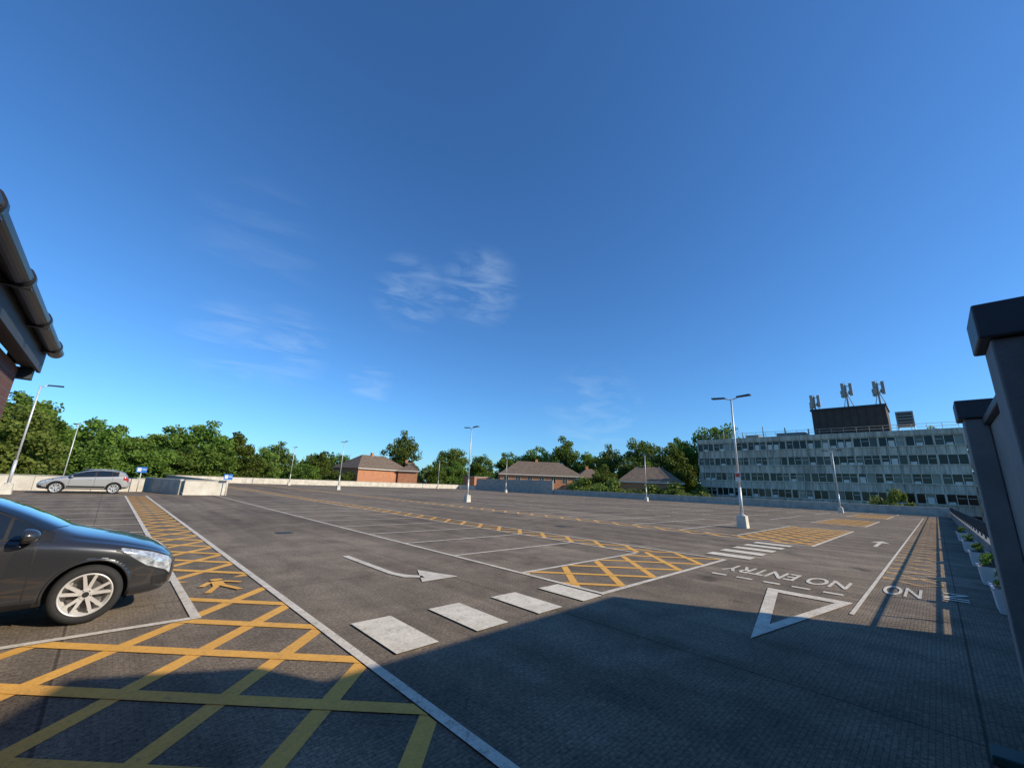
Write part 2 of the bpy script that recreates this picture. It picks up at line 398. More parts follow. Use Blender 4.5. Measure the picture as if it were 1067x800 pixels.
# ------------------------------------------------------------ parapets & walls
def parapet(name, x0, y0, x1, y1, h=1.1, th=.22, mat=m_conc, z0=0, cap=True):
    B = MB(); dx, dy = x1-x0, y1-y0; L = math.hypot(dx, dy)
    n = max(1, int(L/3.0)); seg = L/n
    for i in range(n): B.box(i*seg+.012, -th/2, z0, (i+1)*seg-.012, th/2, z0+h-.07 if cap else z0+h, 0)
    if cap:
        B.box(0, -th/2-.03, z0+h-.068, L, th/2+.03, z0+h, 1)
    o = B.obj(name, [mat, m_conc2 if mat != m_conc2 else m_conc]); o.location = (x0, y0, .002); o.rotation_euler = (0, 0, math.atan2(dy, dx)); return o
parapet("parapet_wall", 7, 91.8, 70, 91.8, 1.1)
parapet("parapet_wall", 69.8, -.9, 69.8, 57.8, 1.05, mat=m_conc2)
parapet("parapet_wall", 69.8, 84, 69.8, 91.6, 1.1)
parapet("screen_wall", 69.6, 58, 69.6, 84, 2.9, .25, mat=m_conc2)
parapet("parapet_wall", -15.8, 45.8, 2.3, 45.8, 1.1)
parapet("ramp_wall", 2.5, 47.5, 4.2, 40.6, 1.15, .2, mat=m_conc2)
parapet("ramp_wall", 4.35, 40.4, 7.0, 40.4, 1.15, .25)
parapet("ramp_wall", 7.1, 40.6, 7.1, 91.5, 1.1, .22)
# grey painted wall on the right: projecting piers with caps, recessed wall between
B = MB()
B.box(-6, -.80, 0, 6.2, -.42, 2.40, 0)
B.box(-6, -.86, 2.402, 6.25, -.38, 2.46, 1)
for px in (-.1, 2.70, 5.30):
    B.box(px, -.418, 0, px+.28, -.275, 2.462, 0)
    B.box(px-.035, -.90, 2.465, px+.315, -.24, 2.625, 1)
    B.box(px-.025, -.416, .002, px+.305, -.258, .14, 0)
B.obj("boundary_wall", [m_wallp, m_cap], bevel=.008)
B = MB()
B.box(6.3, -1.05, 0, 69.6, -.88, .62, 0)
x = 6.4
while x < 69:
    B.cyl((x, -.96, .62), (x, -.96, 1.15), .022, n=6, mat=1)
    x += 1.8
for zz in (.74, 1.15): B.cyl((6.3, -.96, zz), (69.5, -.96, zz), .022, n=6, mat=1)
x = 6.4
while x < 50:
    B.cyl((x, -.96, .74), (x, -.96, 1.14), .009, n=4, mat=1, caps=False); x += .14
B.obj("edge_railing", [m_wallp, m_dmetal])
B = MB(); B.box(4.75, -.24, .002, 5.0, .0, .06, 0, .01); B.obj("green_cable_ramp", [m_green], bevel=.01)

# brick building with eaves at the left
B = MB()
B.box(-7, -3, 0, -.80, 5.9, 2.64, 0)
B.face([(-7,5.9,2.64),(-.8,5.9,2.64),(-3.9,5.9,4.3)], 0); B.face([(-7,-3,2.64),(-3.9,-3,4.3),(-.8,-3,2.64)], 0)
B.box(-.795, -3.1, 2.66, -.68, 6.05, 2.68, 1)
B.box(-.70, -3.1, 2.64, -.675, 6.05, 2.88, 1)
B.box(-1.1, 5.905, 2.55, -.71, 6.02, 2.655, 1)
B.box(-.9, 5.92, 2.69, -.705, 6.03, 2.84, 1)
for s_, xa in ((1, -.64), (-1, -7.16)):
    xe = xa
    B.face([(xe,-3.15,2.86),(xe,6.08,2.86),(-3.9,6.08,4.5),(-3.9,-3.15,4.5)], 2)
    B.face([(xe,-3.15,2.92),(-3.9,-3.15,4.56),(-3.9,6.08,4.56),(xe,6.08,2.92)], 2)
    B.face([(xe,6.08,2.86),(xe,6.08,2.92),(-3.9,6.08,4.56),(-3.9,6.08,4.5)], 1)
    B.face([(xe,6.08,2.86),(xe,-3.15,2.86),(xe,-3.15,2.92),(xe,6.08,2.92)], 1)
G0 = (-.615, 2.86); n = 12; r = .06
for k in range(n):
    a0 = math.pi+math.pi*k/n; a1 = math.pi+math.pi*(k+1)/n
    for rr, fl in ((r, 0), (r-.006, 1)):
        q = [(G0[0]+rr*math.cos(a0), -3.1, G0[1]+rr*math.sin(a0)), (G0[0]+rr*math.cos(a1), -3.1, G0[1]+rr*math.sin(a1)),
             (G0[0]+rr*math.cos(a1), 6.0, G0[1]+rr*math.sin(a1)), (G0[0]+rr*math.cos(a0), 6.0, G0[1]+rr*math.sin(a0))]
        B.face(q if not fl else q[::-1], 3, True)
B.face([(G0[0]+r*math.cos(math.pi+math.pi*k/n), 6.0, G0[1]+r*math.sin(math.pi+math.pi*k/n)) for k in range(n+1)], 3)
for yy in (5.7, 4.7, 3.7, 2.7, 1.7):
    B.box(-.682, yy-.02, 2.79, -.555, yy+.02, 2.80, 3)
    B.cyl((-.615, yy-.04, 2.86), (-.615, yy+.04, 2.86), .066, n=14, mat=3)
B.obj("brick_building", [m_brick, m_soffit, m_tile, m_gutter])
# the block behind the photographer whose shadow falls over the foreground
B = MB(); B.box(-9, -9, GZ, 5.75, -3.2, 4.9, 0); B.box(5.753, -9, GZ, 10.45, -3.2, 4.50, 0)
B.face([(5.75,-3.2,4.9),(4.9,-3.2,5.35),(4.1,-3.2,4.9)], 0); B.face([(5.75,-9,4.9),(4.1,-9,4.9),(4.9,-9,5.35)], 0)
B.face([(5.75,-3.2,4.9),(5.75,-9,4.9),(4.9,-9,5.35),(4.9,-3.2,5.35)], 1); B.face([(4.1,-3.2,4.9),(4.9,-3.2,5.35),(4.9,-9,5.35),(4.1,-9,4.9)], 1)
B.obj("brick_building", [m_brick, m_tile])

# ------------------------------------------------------------ office block
off = empty("office_building", (95, 16, 0))
def P_(B, name, mats): o = B.obj(name, mats, parent=off); o.location = (-95, -16, 0); return o
X0, Ya, Yb = 95.0, -4.6, 36.4
B = MB(); B.box(X0+.30, Ya, GZ, X0+13, Yb, 12.3, 0); P_(B, "core_walls", [m_offc])
B = MB(); G = MB(); Fm = MB()
B.box(X0-.25, Ya-.1, 12.31, X0+13.2, Yb+.1, 13.2, 0)
st = 3.1
for fl in range(-1, 4):
    z0 = -.1+fl*st
    npan = 36; pw = (Yb-Ya)/npan
    for i in range(npan):
        B.box(X0-.05, Ya+i*pw+.02, z0, X0+.298, Ya+(i+1)*pw-.02, z0+1.25, 0)
    B.box(X0-.18, Ya, z0+1.252, X0+.296, Yb, z0+1.37, 0)
    B.box(X0-.12, Ya, z0+2.93, X0+.296, Yb, z0+3.098, 0)
    G.box(X0+.12, Ya, z0+1.372, X0+.294, Yb, z0+2.928, 0)
    for i in range(npan+1):
        yy = Ya+i*pw
        if i % 3 == 0: B.box(X0-.10, yy-.13, z0+1.374, X0+.11, yy+.13, z0+2.926, 0)
        else: Fm.box(X0+.02, yy-.04, z0+1.374, X0+.115, yy+.04, z0+2.926, 0)
    rr = random.Random(fl+3)
    for i in range(npan):
        yy = Ya+i*pw
        if rr.random() < .45: Fm.box(X0+.05, yy+.17, z0+2.35, X0+.112, yy+pw-.17, z0+2.41, 0)
        if rr.random() < .3: Fm.box(X0+.06, yy+.18, z0+1.38, X0+.114, yy+pw-.18, z0+1.38+rr.choice([.4,.5,1.0]), 0)
    Fm.box(X0+.03, Ya+.2, z0+1.376, X0+.108, Yb-.2, z0+1.43, 0)
for fl in range(0, 4):
    for k in range(3): G.box(X0+2+k*3.6, Ya-.03, fl*st+1.4, X0+4+k*3.6, Ya-.002, fl*st+2.8, 0)
P_(B, "spandrels", [m_offc]); P_(G, "windows", [m_glass]); P_(Fm, "window_frames", [m_winf])
B = MB()
B.box(98.5, 4.0, 13.202, 107, 15.0, 18.3, 0); B.box(98.3, 3.8, 18.302, 107.2, 15.2, 18.65, 1)
for k in range(9): B.box(98.43, 4.3+k*1.2, 13.6, 98.498, 4.38+k*1.2, 18.2, 1)
B.box(98.7, .6, 14.4, 101, 2.9, 17.0, 2)
for k in range(4): B.box(98.64, .8, 14.7+k*.55, 98.698, 2.7, 15.0+k*.55, 1)
for q in ((98.8,.7),(98.8,2.8),(100.8,.7),(100.8,2.8)): B.cyl((q[0],q[1],13.2),(q[0],q[1],14.4), .08, mat=3)
B.box(101, 17, 13.202, 105, 22, 14.6, 2); B.box(99, 25, 13.202, 102, 27.5, 14.2, 2)
P_(B, "roof_plant_room", [m_plant_room, m_dmetal, m_grey_box, m_metal])
B = MB()
for (ax, ay, zb_, zt, r) in ((99.4, 14.4, 18.66, 21.4, .7), (99.4, 9.2, 18.66, 23.1, .75), (99.4, 4.6, 18.66, 22.8, .75)):
    B.cyl((ax, ay, zb_), (ax, ay, zt), .15, mat=1)
    for k in range(3):
        a = 2*math.pi*k/3+.5; qx, qy = ax+r*math.cos(a), ay+r*math.sin(a)
        for zz in (zt-.3, zt-1.7): B.cyl((ax, ay, zz), (qx, qy, zz), .07, mat=1, n=6)
        B.box(qx-.20, qy-.24, zt-2.2, qx+.20, qy+.24, zt+.2, 0)
        B.cyl((qx+.3, qy+.3, zt-1.2), (qx+.3, qy+.3, zt-1.9), .18, mat=0)
    B.cyl((ax-.3, ay+.5, zt-2.3), (ax-.6, ay+.5, zt-2.3), .34, n=14, mat=1)
    B.cyl((ax, ay, zt), (ax, ay, zt+.7), .03, mat=1, n=5)
    B.cyl((ax, ay, zt-1.4), (ax+1.5, ay+.8, zb_), .07, mat=1, n=5); B.cyl((ax, ay, zt-1.4), (ax+1.5, ay-.8, zb_), .07, mat=1, n=5)
P_(B, "antennas", [m_conc2, m_conc2])
B = MB()
for zz in (13.75, 14.25): B.cyl((95.4, Ya+.3, zz), (95.4, Yb-.3, zz), .035, n=5)
yy = Ya+.3
while yy < Yb: B.cyl((95.4, yy, 13.2), (95.4, yy, 14.25), .035, n=5); yy += 1.8
for k in range(5): B.cyl((99, 16+k*4, 13.2), (99, 16+k*4, 14.9+(k % 3)*.5), .12, n=8)
P_(B, "roof_railing", [m_conc2])
B = MB(); B.box(84, -14, GZ, 94, -6.2, 3.2, 0); B.box(83.8, -14.2, 3.202, 94.2, -6.0, 3.5, 1); B.obj("brick_annexe", [m_brick, m_cap])

# ------------------------------------------------------------ houses
def house(name, cx, cy, lx, ly, zw, zr, rot, hip=True):
    e = empty(name, (cx, cy, GZ)); e.rotation_euler = (0, 0, rot)
    hw = zw-GZ; hr = zr-GZ; B = MB()
    B.box(-lx/2, -ly/2, 0, lx/2, ly/2, hw, 0); B.obj("walls", [m_brick2], parent=e)
    R = MB(); o_ = .5; a, b_ = lx/2+o_, ly/2+o_; k = ly/2*(.95 if hip else 0)
    zz = hw+.002
    A = [(-a,-b_,zz),(a,-b_,zz),(a,b_,zz),(-a,b_,zz)]; r0 = (-a+k, 0, hr); r1 = (a-k, 0, hr)
    R.face([A[0],A[1],r1,r0]); R.face([A[2],A[3],r0,r1]); R.face([A[1],A[2],r1]); R.face([A[3],A[0],r0]); R.face(A[::-1], 1)
    R.box(-a+.02,-b_-.06,hw-.15,a-.02,-b_-.01,hw+.05,1)
    R.box(-1,-.3,hr-1.2,-.3,.3,hr+.7,2); R.obj("roof", [m_tile, m_winf, m_brick2], parent=e)
    Wn = MB()
    nw = max(2, int(lx/3))
    for fl in range(int(hw//2.8)):
        for i in range(nw):
            wx = -lx/2+(i+.5)*lx/nw
            for sg in (-1, 1):
                y0 = sg*ly/2; Wn.box(wx-.65, min(y0, y0+sg*.03), fl*2.8+1.0, wx+.65, max(y0, y0+sg*.03), fl*2.8+2.2, 0)
                y1 = sg*(ly/2+.032)
                for t_ in (-.62, 0, .62): Wn.box(wx+t_-.04, min(y1, y1+sg*.03), fl*2.8+1.0, wx+t_+.04, max(y1, y1+sg*.03), fl*2.8+2.2, 1)
        for sg in (-1, 1):
            x0 = sg*lx/2
            for wy in (-ly/4, ly/4): Wn.box(min(x0, x0+sg*.03), wy-.5, fl*2.8+1.0, max(x0, x0+sg*.03), wy+.5, fl*2.8+2.2, 0)
    Wn.obj("windows", [m_glassd, m_winf], parent=e)
R0 = math.radians
house("brick_house", 50, 104, 16, 10, 4.2, 7.8, R0(12))
house("brick_house", 59.5, 102, 5, 9, 4.2, 6.6, R0(-30))
house("brick_house", 86, 77, 22, 12, 4.4, 8.2, R0(-40))
house("brick_house", 96, 67, 9, 9, 3.9, 6.8, R0(-40))
house("brick_house", 88, 45, 13, 9, 3.3, 6.8, R0(-62))
B = MB(); B.box(72, 88, GZ, 78, 93, 3.3, 0); B.box(71.8, 87.8, 3.302, 78.2, 93.2, 3.5, 1); B.obj("brick_outbuilding", [m_brick2, m_conc2])

# ------------------------------------------------------------ street lamps
def lamp(name, x, y, h=7.0, double=True, ax='y', base=True, sign=False, z0=0):
    e = empty(name, (x, y, z0)); B = MB()
    if base:
        B.box(-.24, -.24, .003, .24, .24, .62, 1, .03)
        B.cyl((0,0,.62),(0,0,.66), .17, n=10)
    B.cyl((0,0,.6 if base else 0),(0,0,h*.3), .085, .08, n=10); B.cyl((0,0,h*.3),(0,0,h), .06, .042, n=10)
    D = Vector((0,1,0)) if ax == 'y' else Vector((1,0,0)); Sd = Vector((1,0,0)) if ax == 'y' else Vector((0,1,0))
    for sg in ((1,-1) if double else (1,)):
        a = Vector((0,0,h-.05)); b_ = D*sg*.35+Vector((0,0,h+.05)); B.cyl(a, b_, .03, n=8)
        c0 = D*sg*.3+Vector((0,0,h+.05)); c1 = D*sg*1.0+Vector((0,0,h+.09))
        pts = [c0-Sd*.10, c0+Sd*.10, c1+Sd*.16, c1-Sd*.16]
        top = [p+Vector((0,0,.07)) for p in pts]
        B.face(pts[::-1], 2); B.face(top, 0)
        for i in range(4): B.face([pts[i], pts[(i+1) % 4], top[(i+1) % 4], top[i]], 5)
    if sign:
        B.box(-.095, -.13, 2.35, -.089, .13, 2.85, 4); B.box(-.099, -.11, 2.60, -.0955, .11, 2.80, 3)
    B.obj("post", [m_metal, m_conc, m_dmetal, m_red, m_whitep, m_dmetal], parent=e)
    return e
lamp("street_lamp", 24.3, 7.3, 6.9, sign=True)
lamp("street_lamp", 24.4, 30.7, 6.9); lamp("street_lamp", 24.4, 61, 6.9); lamp("street_lamp", 24.4, 84, 6.9)
lamp("street_lamp", 62, 8, 7.1); lamp("street_lamp", 60.2, 31.4, 7); lamp("street_lamp", 60.2, 63, 7); lamp("street_lamp", 60.2, 88, 7)
lamp("street_lamp", -4.2, 39.4, 6.75, False, 'x'); lamp("street_lamp", -3.6, 69.6, 10.9, False, 'x', False, z0=GZ)
lamp("street_lamp", 3, 100, 8.6, False, 'x', False, z0=GZ)

def sign(x, y, h, w=.55, hh=.42):
    B = MB(); B.cyl((0,0,0),(0,0,h), .03, n=8, mat=0); B.box(-w/2, -.05, h-hh, w/2, -.032, h+.02, 1)
    B.box(-w/2+.06, -.053, h-hh+.08, -.02, -.0505, h-.06, 2); B.box(.03, -.053, h-.2, w/2-.05, -.0505, h-.14, 2)
    e = B.obj("parking_sign", [m_metal, m_blue, m_whitep]); e.location = (x, y, 0)
sign(7.0, 39.9, 1.65, .6); sign(1.9, 44.9, 1.95, .65)

# ------------------------------------------------------------ trees
def leaves(rng, centers, radii, n_per, size):
    C = np.repeat(centers, n_per, axis=0); R = np.repeat(radii, n_per)
    n = len(C)
    d = rng.normal(size=(n, 3)); d /= np.linalg.norm(d, axis=1, keepdims=True)
    r = R*rng.random(n)**.45
    p = C+d*r[:, None]*np.array([1, 1, .75])
    a = rng.normal(size=(n, 3)) + d*.6; a /= np.linalg.norm(a, axis=1, keepdims=True)
    u = np.cross(a, rng.normal(size=(n, 3))); u /= np.linalg.norm(u, axis=1, keepdims=True)
    w = np.cross(a, u)
    s = size*(.5+rng.random(n))[:, None]
    v = np.stack([p-u*s, p-w*s*.7, p+u*s, p+w*s*.7], axis=1).reshape(-1, 3)
    return v
def tree_arrays(seed, H, R, ncl=70, n_per=110, size=.28, low=.12):
    rng = np.random.default_rng(seed)
    c = rng.normal(size=(ncl, 3)); c /= np.linalg.norm(c, axis=1, keepdims=True)
    lob = rng.normal(size=(6, 3)); lob /= np.linalg.norm(lob, axis=1, keepdims=True)
    k = .74+.36*np.clip((c@lob.T).max(axis=1), 0, 1)**3
    rr = (rng.random(ncl)**.4)*k
    zc = H*(low+(1-low)/2); rz = H*(1-low)/2*.88
    cz = c[:, 2]*rr
    wid = np.where(cz > 0, 1-.25*cz, 1.0)
    cen = np.stack([c[:, 0]*rr*R*.85*wid, c[:, 1]*rr*R*.85*wid, zc+cz*rz], axis=1)
    rad = R*(.13+.17*rng.random(ncl))
    return cen, rad, leaves(rng, cen, rad, n_per, size)
def make_tree_mesh(name, seed, H, R, mat=None, **kw):
    cen, rad, lv = tree_arrays(seed, H, R, **kw)
    B = MB(); rnd = random.Random(seed)
    tz = H*.35; tr = H*.022
    B.cyl((0,0,-.1), (0,0,tz), tr*1.3, tr*.8, n=8, mat=0, caps=False)
    B.cyl((0,0,tz), (rnd.uniform(-.4,.4), rnd.uniform(-.4,.4), H*.75), tr*.8, tr*.2, n=7, mat=0, caps=False)
    idx = rnd.sample(range(len(cen)), min(16, len(cen)))
    for i in idx:
        z0 = rnd.uniform(.2, .55)*H
        B.cyl((0,0,z0), tuple(cen[i]), tr*.4, tr*.08, n=5, mat=0, caps=False)
    nv = len(B.v); verts = B.v + [tuple(p) for p in lv]
    nl = len(lv)//4
    faces = B.f + [(nv+4*i, nv+4*i+1, nv+4*i+2, nv+4*i+3) for i in range(nl)]
    me = bpy.data.meshes.new(name); me.from_pydata(verts, [], faces)
    me.materials.append(m_bark); me.materials.append(mat or m_leaf)
    mi = np.zeros(len(faces), dtype=np.int32); mi[len(B.f):] = 1
    me.polygons.foreach_set('material_index', mi); me.update()
    return me
TM = [make_tree_mesh("tree_mesh", 11+i, 16, 6.2+.5*(i % 3), ncl=80+5*i, n_per=130, size=.22, low=.10+.03*(i % 2)) for i in range(5)]
TL = make_tree_mesh("tree_mesh_light", 40, 16, 6.0, mat=m_leaf2, ncl=70, n_per=120, size=.24, low=.1)
BM_ = make_tree_mesh("bush_mesh", 50, 5, 3.2, mat=m_leaf2, ncl=45, n_per=110, size=.15, low=.0)
def tree(x, y, top, w=1.0, me=None, name="broadleaf_tree"):
    me = me or TM[random.randrange(5)]
    H0 = 5 if me == BM_ else 16
    s = (top-GZ)/H0*1.0
    o = bpy.data.objects.new(name, me); COL.objects.link(o); o.location = (x, y, GZ)
    o.scale = (s*w, s*w, s); o.rotation_euler = (0, 0, random.uniform(0, 6.28)); return o
for (x, y, tp, w) in [(-15,88,14,1.1),(-9.5,89,12.6,1.),(-4.4,95,11.2,1.1),(1.1,100,10.8,1.),(6.9,110,12.8,1.),(13.1,109,13.2,1.1),(19.4,110,11.8,1.),
        (28.5,111,10.2,.9),(39.3,114,9.0,.95),(47,118,9.4,.9),(67,119,17.8,.8),(78,107,13.8,1.),(88,105,12,.9),(97,101,14.5,.9),(105,95,17,.85),(110,86,19,.85),
        (110,69,15.3,.85),(111,58.2,17.6,.85),(105.5,47,14.5,.9),(118,41,21.6,.85),(127,36,20.2,.8),(124,31,18.5,.6),(126,-4,18.7,.6),(112,78,14,1.0),(101,54,12.5,1.0),(118,50,18,.8)]:
    tree(x, y, tp, w)
for (x, y, tp, w) in [(10,101,7,1.3),(22,103,6.5,1.2),(33,104,6,1.2),(-12,80,7,1.3),(-3,84,7,1.3),(4,92,7.5,1.2),(15,100,8,1.2),(40,100,4.5,1.2),(66,98,7.5,1.1),(73,100,9,1.0)]: tree(x, y, tp, w)
tree(-8, 74, 8.5, 1.1, TL); tree(-14, 66, 10.5, 1.0, TL); tree(25, 106, 8, 1.1, TL)
for (x, y, tp, w) in [(78,50,4.0,1.1),(80,42,3.0,1.2),(82,38,3.6,1.2),(79,57,4.2,1.),(84,33,3.0,1.2),(78,34,2.2,1.2),(74.5,4.2,3.2,.7),(92,60,8,1.1),(97,50,9,1.)]:
    tree(x, y, tp, w, BM_ if tp < 5.5 else TM[1], "shrub" if tp < 5.5 else "broadleaf_tree")
vs = []; rng = np.random.default_rng(5)
for i in range(120):
    a = math.radians(-14+130*i/120+random.uniform(-1, 1)); D = random.uniform(170, 260)
    H = random.uniform(10, 17)
    cen, rad, lv = tree_arrays(100+i, H, H*.55, ncl=26, n_per=36, size=.6, low=0.0)
    vs.append(lv+np.array([D*math.cos(a), D*math.sin(a), GZ]))
lv = np.concatenate(vs); me = bpy.data.meshes.new("distant_trees")
me.from_pydata([tuple(p) for p in lv], [], [(4*i, 4*i+1, 4*i+2, 4*i+3) for i in range(len(lv)//4)]); me.materials.append(m_leafd); me.update()
COL.objects.link(bpy.data.objects.new("distant_trees", me))

def planter(x, seed):
    e = empty("planter", (x, -.62, 0)); B = MB()
    B.box(-.34, -.15, .003, .34, .15, .38, 0, -.025); B.box(-.33, -.14, .382, .33, .14, .39, 1)
    B.box(-.38, -.19, .36, .38, -.177, .40, 0); B.box(-.38, .177, .36, .38, .19, .40, 0)
    B.obj("trough", [m_whitep, m_bark], parent=e)
    rg = np.random.default_rng(seed); k = 9
    cen = np.stack([rg.uniform(-.30,.30,k), rg.uniform(-.09,.09,k), rg.uniform(.42,.58,k)], axis=1)
    lv = leaves(rg, cen, np.full(k, .09), 50, .02)
    me = bpy.data.meshes.new("plants"); me.from_pydata([tuple(p) for p in lv], [], [(4*i,4*i+1,4*i+2,4*i+3) for i in range(len(lv)//4)])
    me.materials.append(m_leaf); o = bpy.data.objects.new("plants", me); COL.objects.link(o); o.parent = e
for i, x in enumerate([11.2, 14.6, 18.4, 23, 29]): planter(x, 60+i)

# ------------------------------------------------------------ cars
m_carp, t, b = new_mat("car_paint_graphite", .28); b.inputs['Metallic'].default_value = .35
b.inputs['Coat Weight'].default_value = 1; b.inputs['Coat Roughness'].default_value = .03
fl = noise(t, 400, 2, .5, ocoord(t)); t.links.new(ramp(t, fl, .35, (.026,.028,.032), .7, (.058,.061,.068)), b.inputs['Base Color'])
m_cars, t, b = new_mat("car_paint_silver", .35); b.inputs['Metallic'].default_value = .2; b.inputs['Coat Weight'].default_value = 1
fl = noise(t, 300, 2, .5, ocoord(t)); t.links.new(ramp(t, fl, .35, (.34,.33,.31), .7, (.43,.41,.385)), b.inputs['Base Color'])
m_cblk = simple("car_trim_black", (.015, .015, .016), .55, n=.2, scale=20)
m_cgl, t, b = new_mat("car_glass", .03); b.inputs['Base Color'].default_value = (.012, .016, .018, 1); b.inputs['Coat Weight'].default_value = 1
m_tyre = simple("tyre_rubber", (.022, .022, .022), .85, n=.2, scale=30)
m_rim, t, b = new_mat("alloy_wheel", .35); b.inputs['Base Color'].default_value = (.70, .68, .65, 1); b.inputs['Metallic'].default_value = .4
m_lamp, t, b = new_mat("headlight_lens", .05); v = ocoord(t); w_ = noise(t, 14, 3, .6, v)
t.links.new(ramp(t, w_, .35, (.22, .25, .27), .65, (.75, .78, .80)), b.inputs['Base Color']); b.inputs['Coat Weight'].default_value = 1; b.inputs['Metallic'].default_value = .3
m_tail = simple("tail_light", (.35, .015, .012), .15, n=.1, scale=10)
m_disc = simple("brake_disc", (.12, .115, .11), .5, .5, n=.2, scale=15)

ST = [(2.00,.36,.50,.575,.46,.34),(1.965,.27,.56,.635,.60,.47),(1.88,.22,.655,.72,.72,.58),(1.72,.20,.725,.795,.785,.645),(1.45,.19,.795,.875,.83,.68),
      (1.18,.19,.845,.935,.85,.69),(.98,.19,.875,.98,.86,.68),(.86,.19,.89,1.035,.862,.665),(.62,.19,.91,1.165,.865,.635),(.34,.19,.93,1.295,.865,.60),
      (.06,.19,.945,1.395,.865,.58),(-.25,.19,.96,1.447,.865,.57),(-.6,.19,.98,1.47,.865,.565),(-1.0,.19,1.0,1.46,.86,.56),(-1.35,.2,1.03,1.425,.85,.55),
      (-1.60,.22,1.05,1.37,.835,.53),(-1.74,.25,1.03,1.22,.81,.53),(-1.86,.28,.95,1.04,.77,.54),(-1.96,.30,.75,.86,.70,.50),(-2.0,.36,.6,.72,.6,.42)]
def car(name, loc, rot, paint, kx=1, kz=1, kw=1, wr=.315, suv=False, gc=0):
    E = empty(name, loc); E.rotation_euler = (0, 0, rot)
    stn = []
    for (x, zb, be, tp, w, r) in ST:
        if suv and x < -1.5: x = -1.5+(x+1.5)*1.0-.03
        stn.append((x*kx, zb*kz+gc, be*kz+gc*.6, tp*kz, w*kw, r*kw))
    if suv:
        stn[15] = (-1.68*kx, *stn[15][1:]); stn[16] = (-1.80*kx, *stn[16][1:])
    xs = [s[0] for s in stn][::-1]
    def cur(i, x): return float(np.interp(x, xs, [s[i] for s in stn][::-1]))
    verts = []; faces = []
    rings = []
    for (x, zb, be, tp, W_, Wr) in stn:
        se = tp-be; half = []
        half.append((0, zb)); half.append((W_*.80, zb)); half.append((W_*.95, zb+.05)); half.append((W_*.985, zb+.16))
        half.append((W_*.995, zb+.52*(be-zb))); half.append((W_*1.0, be-.15*kz)); half.append((W_*.99, be-.035)); half.append((W_*.945, be+.008))
        hi = tp-.06*min(1, se/.12)
        half.append((W_*.945+(Wr-W_*.945)*.45, be+.008+(hi-be)*.50)); half.append((Wr+.02, hi-.01)); half.append((Wr*.88, tp-.018)); half.append((Wr*.45, tp-.002)); half.append((0, tp))
        full = [(x, y, z) for (y, z) in half] + [(x, -y, z) for (y, z) in half[-2:0:-1]]
        rings.append(full)
    n = len(rings[0])
    for r in rings: verts += r
    for i in range(len(rings)-1):
        for j in range(n): faces.append((i*n+j, i*n+(j+1) % n, (i+1)*n+(j+1) % n, (i+1)*n+j))
    faces.append(tuple(range(n))[::-1]); faces.append(tuple((len(rings)-1)*n+j for j in range(n)))
    me = bpy.data.meshes.new("body"); me.from_pydata(verts, [], faces); me.materials.append(paint); me.materials.append(m_cblk)
    me.polygons.foreach_set('use_smooth', [True]*len(me.polygons))
    body = bpy.data.objects.new("body", me); COL.objects.link(body)
    ss = body.modifiers.new('s', 'SUBSURF'); ss.levels = 3; ss.render_levels = 3
    bpy.context.view_layer.update(); dg = bpy.context.evaluated_depsgraph_get()
    sm = bpy.data.meshes.new_from_object(body.evaluated_get(dg)); body.modifiers.clear(); body.data = sm
    bm = bmesh.new(); bm.from_mesh(sm)
    bmesh.ops.recalc_face_normals(bm, faces=bm.faces)
    if bm.calc_volume(signed=True) < 0: bmesh.ops.reverse_faces(bm, faces=bm.faces)
    bvh = BVHTree.FromBMesh(bm)
    wx = [1.19*kx, -1.30*kx]; wz = wr; RA = wr+.045
    for x in wx:
        for vv in bm.verts:
            if abs(vv.co.y) < .5*kw: continue
            dx, dz = vv.co.x-x, vv.co.z-(wz+.015); rr = math.hypot(dx, dz)
            if abs(rr-RA) < .024 and rr > 1e-5:
                vv.co.x = x+dx/rr*RA; vv.co.z = wz+.015+dz/rr*RA
        dele = [fc for fc in bm.faces if abs(fc.calc_center_median().y) > .5*kw and math.hypot(fc.calc_center_median().x-x, fc.calc_center_median().z-(wz+.015)) < RA-.003]
        bmesh.ops.delete(bm, geom=dele, context='FACES')
    bm.to_mesh(sm); bm.free()
    sm.polygons.foreach_set('use_smooth', [True]*len(sm.polygons)); sm.update()
    body.parent = E
    Ln = MB()
    for x in wx:
        for sg in (1, -1):
            Ln.cyl((x, sg*.5*kw, wz+.015), (x, sg*.80*kw, wz+.015), RA+.012, n=48, mat=0, caps=False)
            Ln.face([(x+(RA+.012)*math.cos(2*math.pi*k/48), sg*.5*kw, wz+.015+(RA+.012)*math.sin(2*math.pi*k/48)) for k in range(48)])
    ln = Ln.obj("arch_liners", [m_cblk], parent=E)
    bm = bmesh.new(); bm.from_mesh(ln.data)
    bmesh.ops.bisect_plane(bm, geom=bm.verts[:]+bm.edges[:]+bm.faces[:], plane_co=(0,0,.2*kz+gc), plane_no=(0,0,-1), clear_outer=True)
    bm.to_mesh(ln.data); bm.free()
    D = MB()
    def drape(fn, nu, nv, mat, ray, off=.004):
        pts = [[None]*(nv+1) for _ in range(nu+1)]
        for i in range(nu+1):
            for j in range(nv+1):
                p = fn(i/nu, j/nv); o_ = Vector(p)-Vector(ray)*3
                h, nr, _, _ = bvh.ray_cast(o_, Vector(ray))
                if h is not None: pts[i][j] = h+nr*off*(1 if nr.dot(Vector(ray)) < 0 else -1)
        base = {}
        for i in range(nu+1):
            for j in range(nv+1):
                if pts[i][j] is not None: base[(i, j)] = len(D.v); D.v.append(tuple(pts[i][j]))
        for i in range(nu):
            for j in range(nv):
                q = [(i,j),(i+1,j),(i+1,j+1),(i,j+1)]
                if all(k in base for k in q): D.f.append(tuple(base[k] for k in q)); D.m.append(mat); D.sm.append(True)
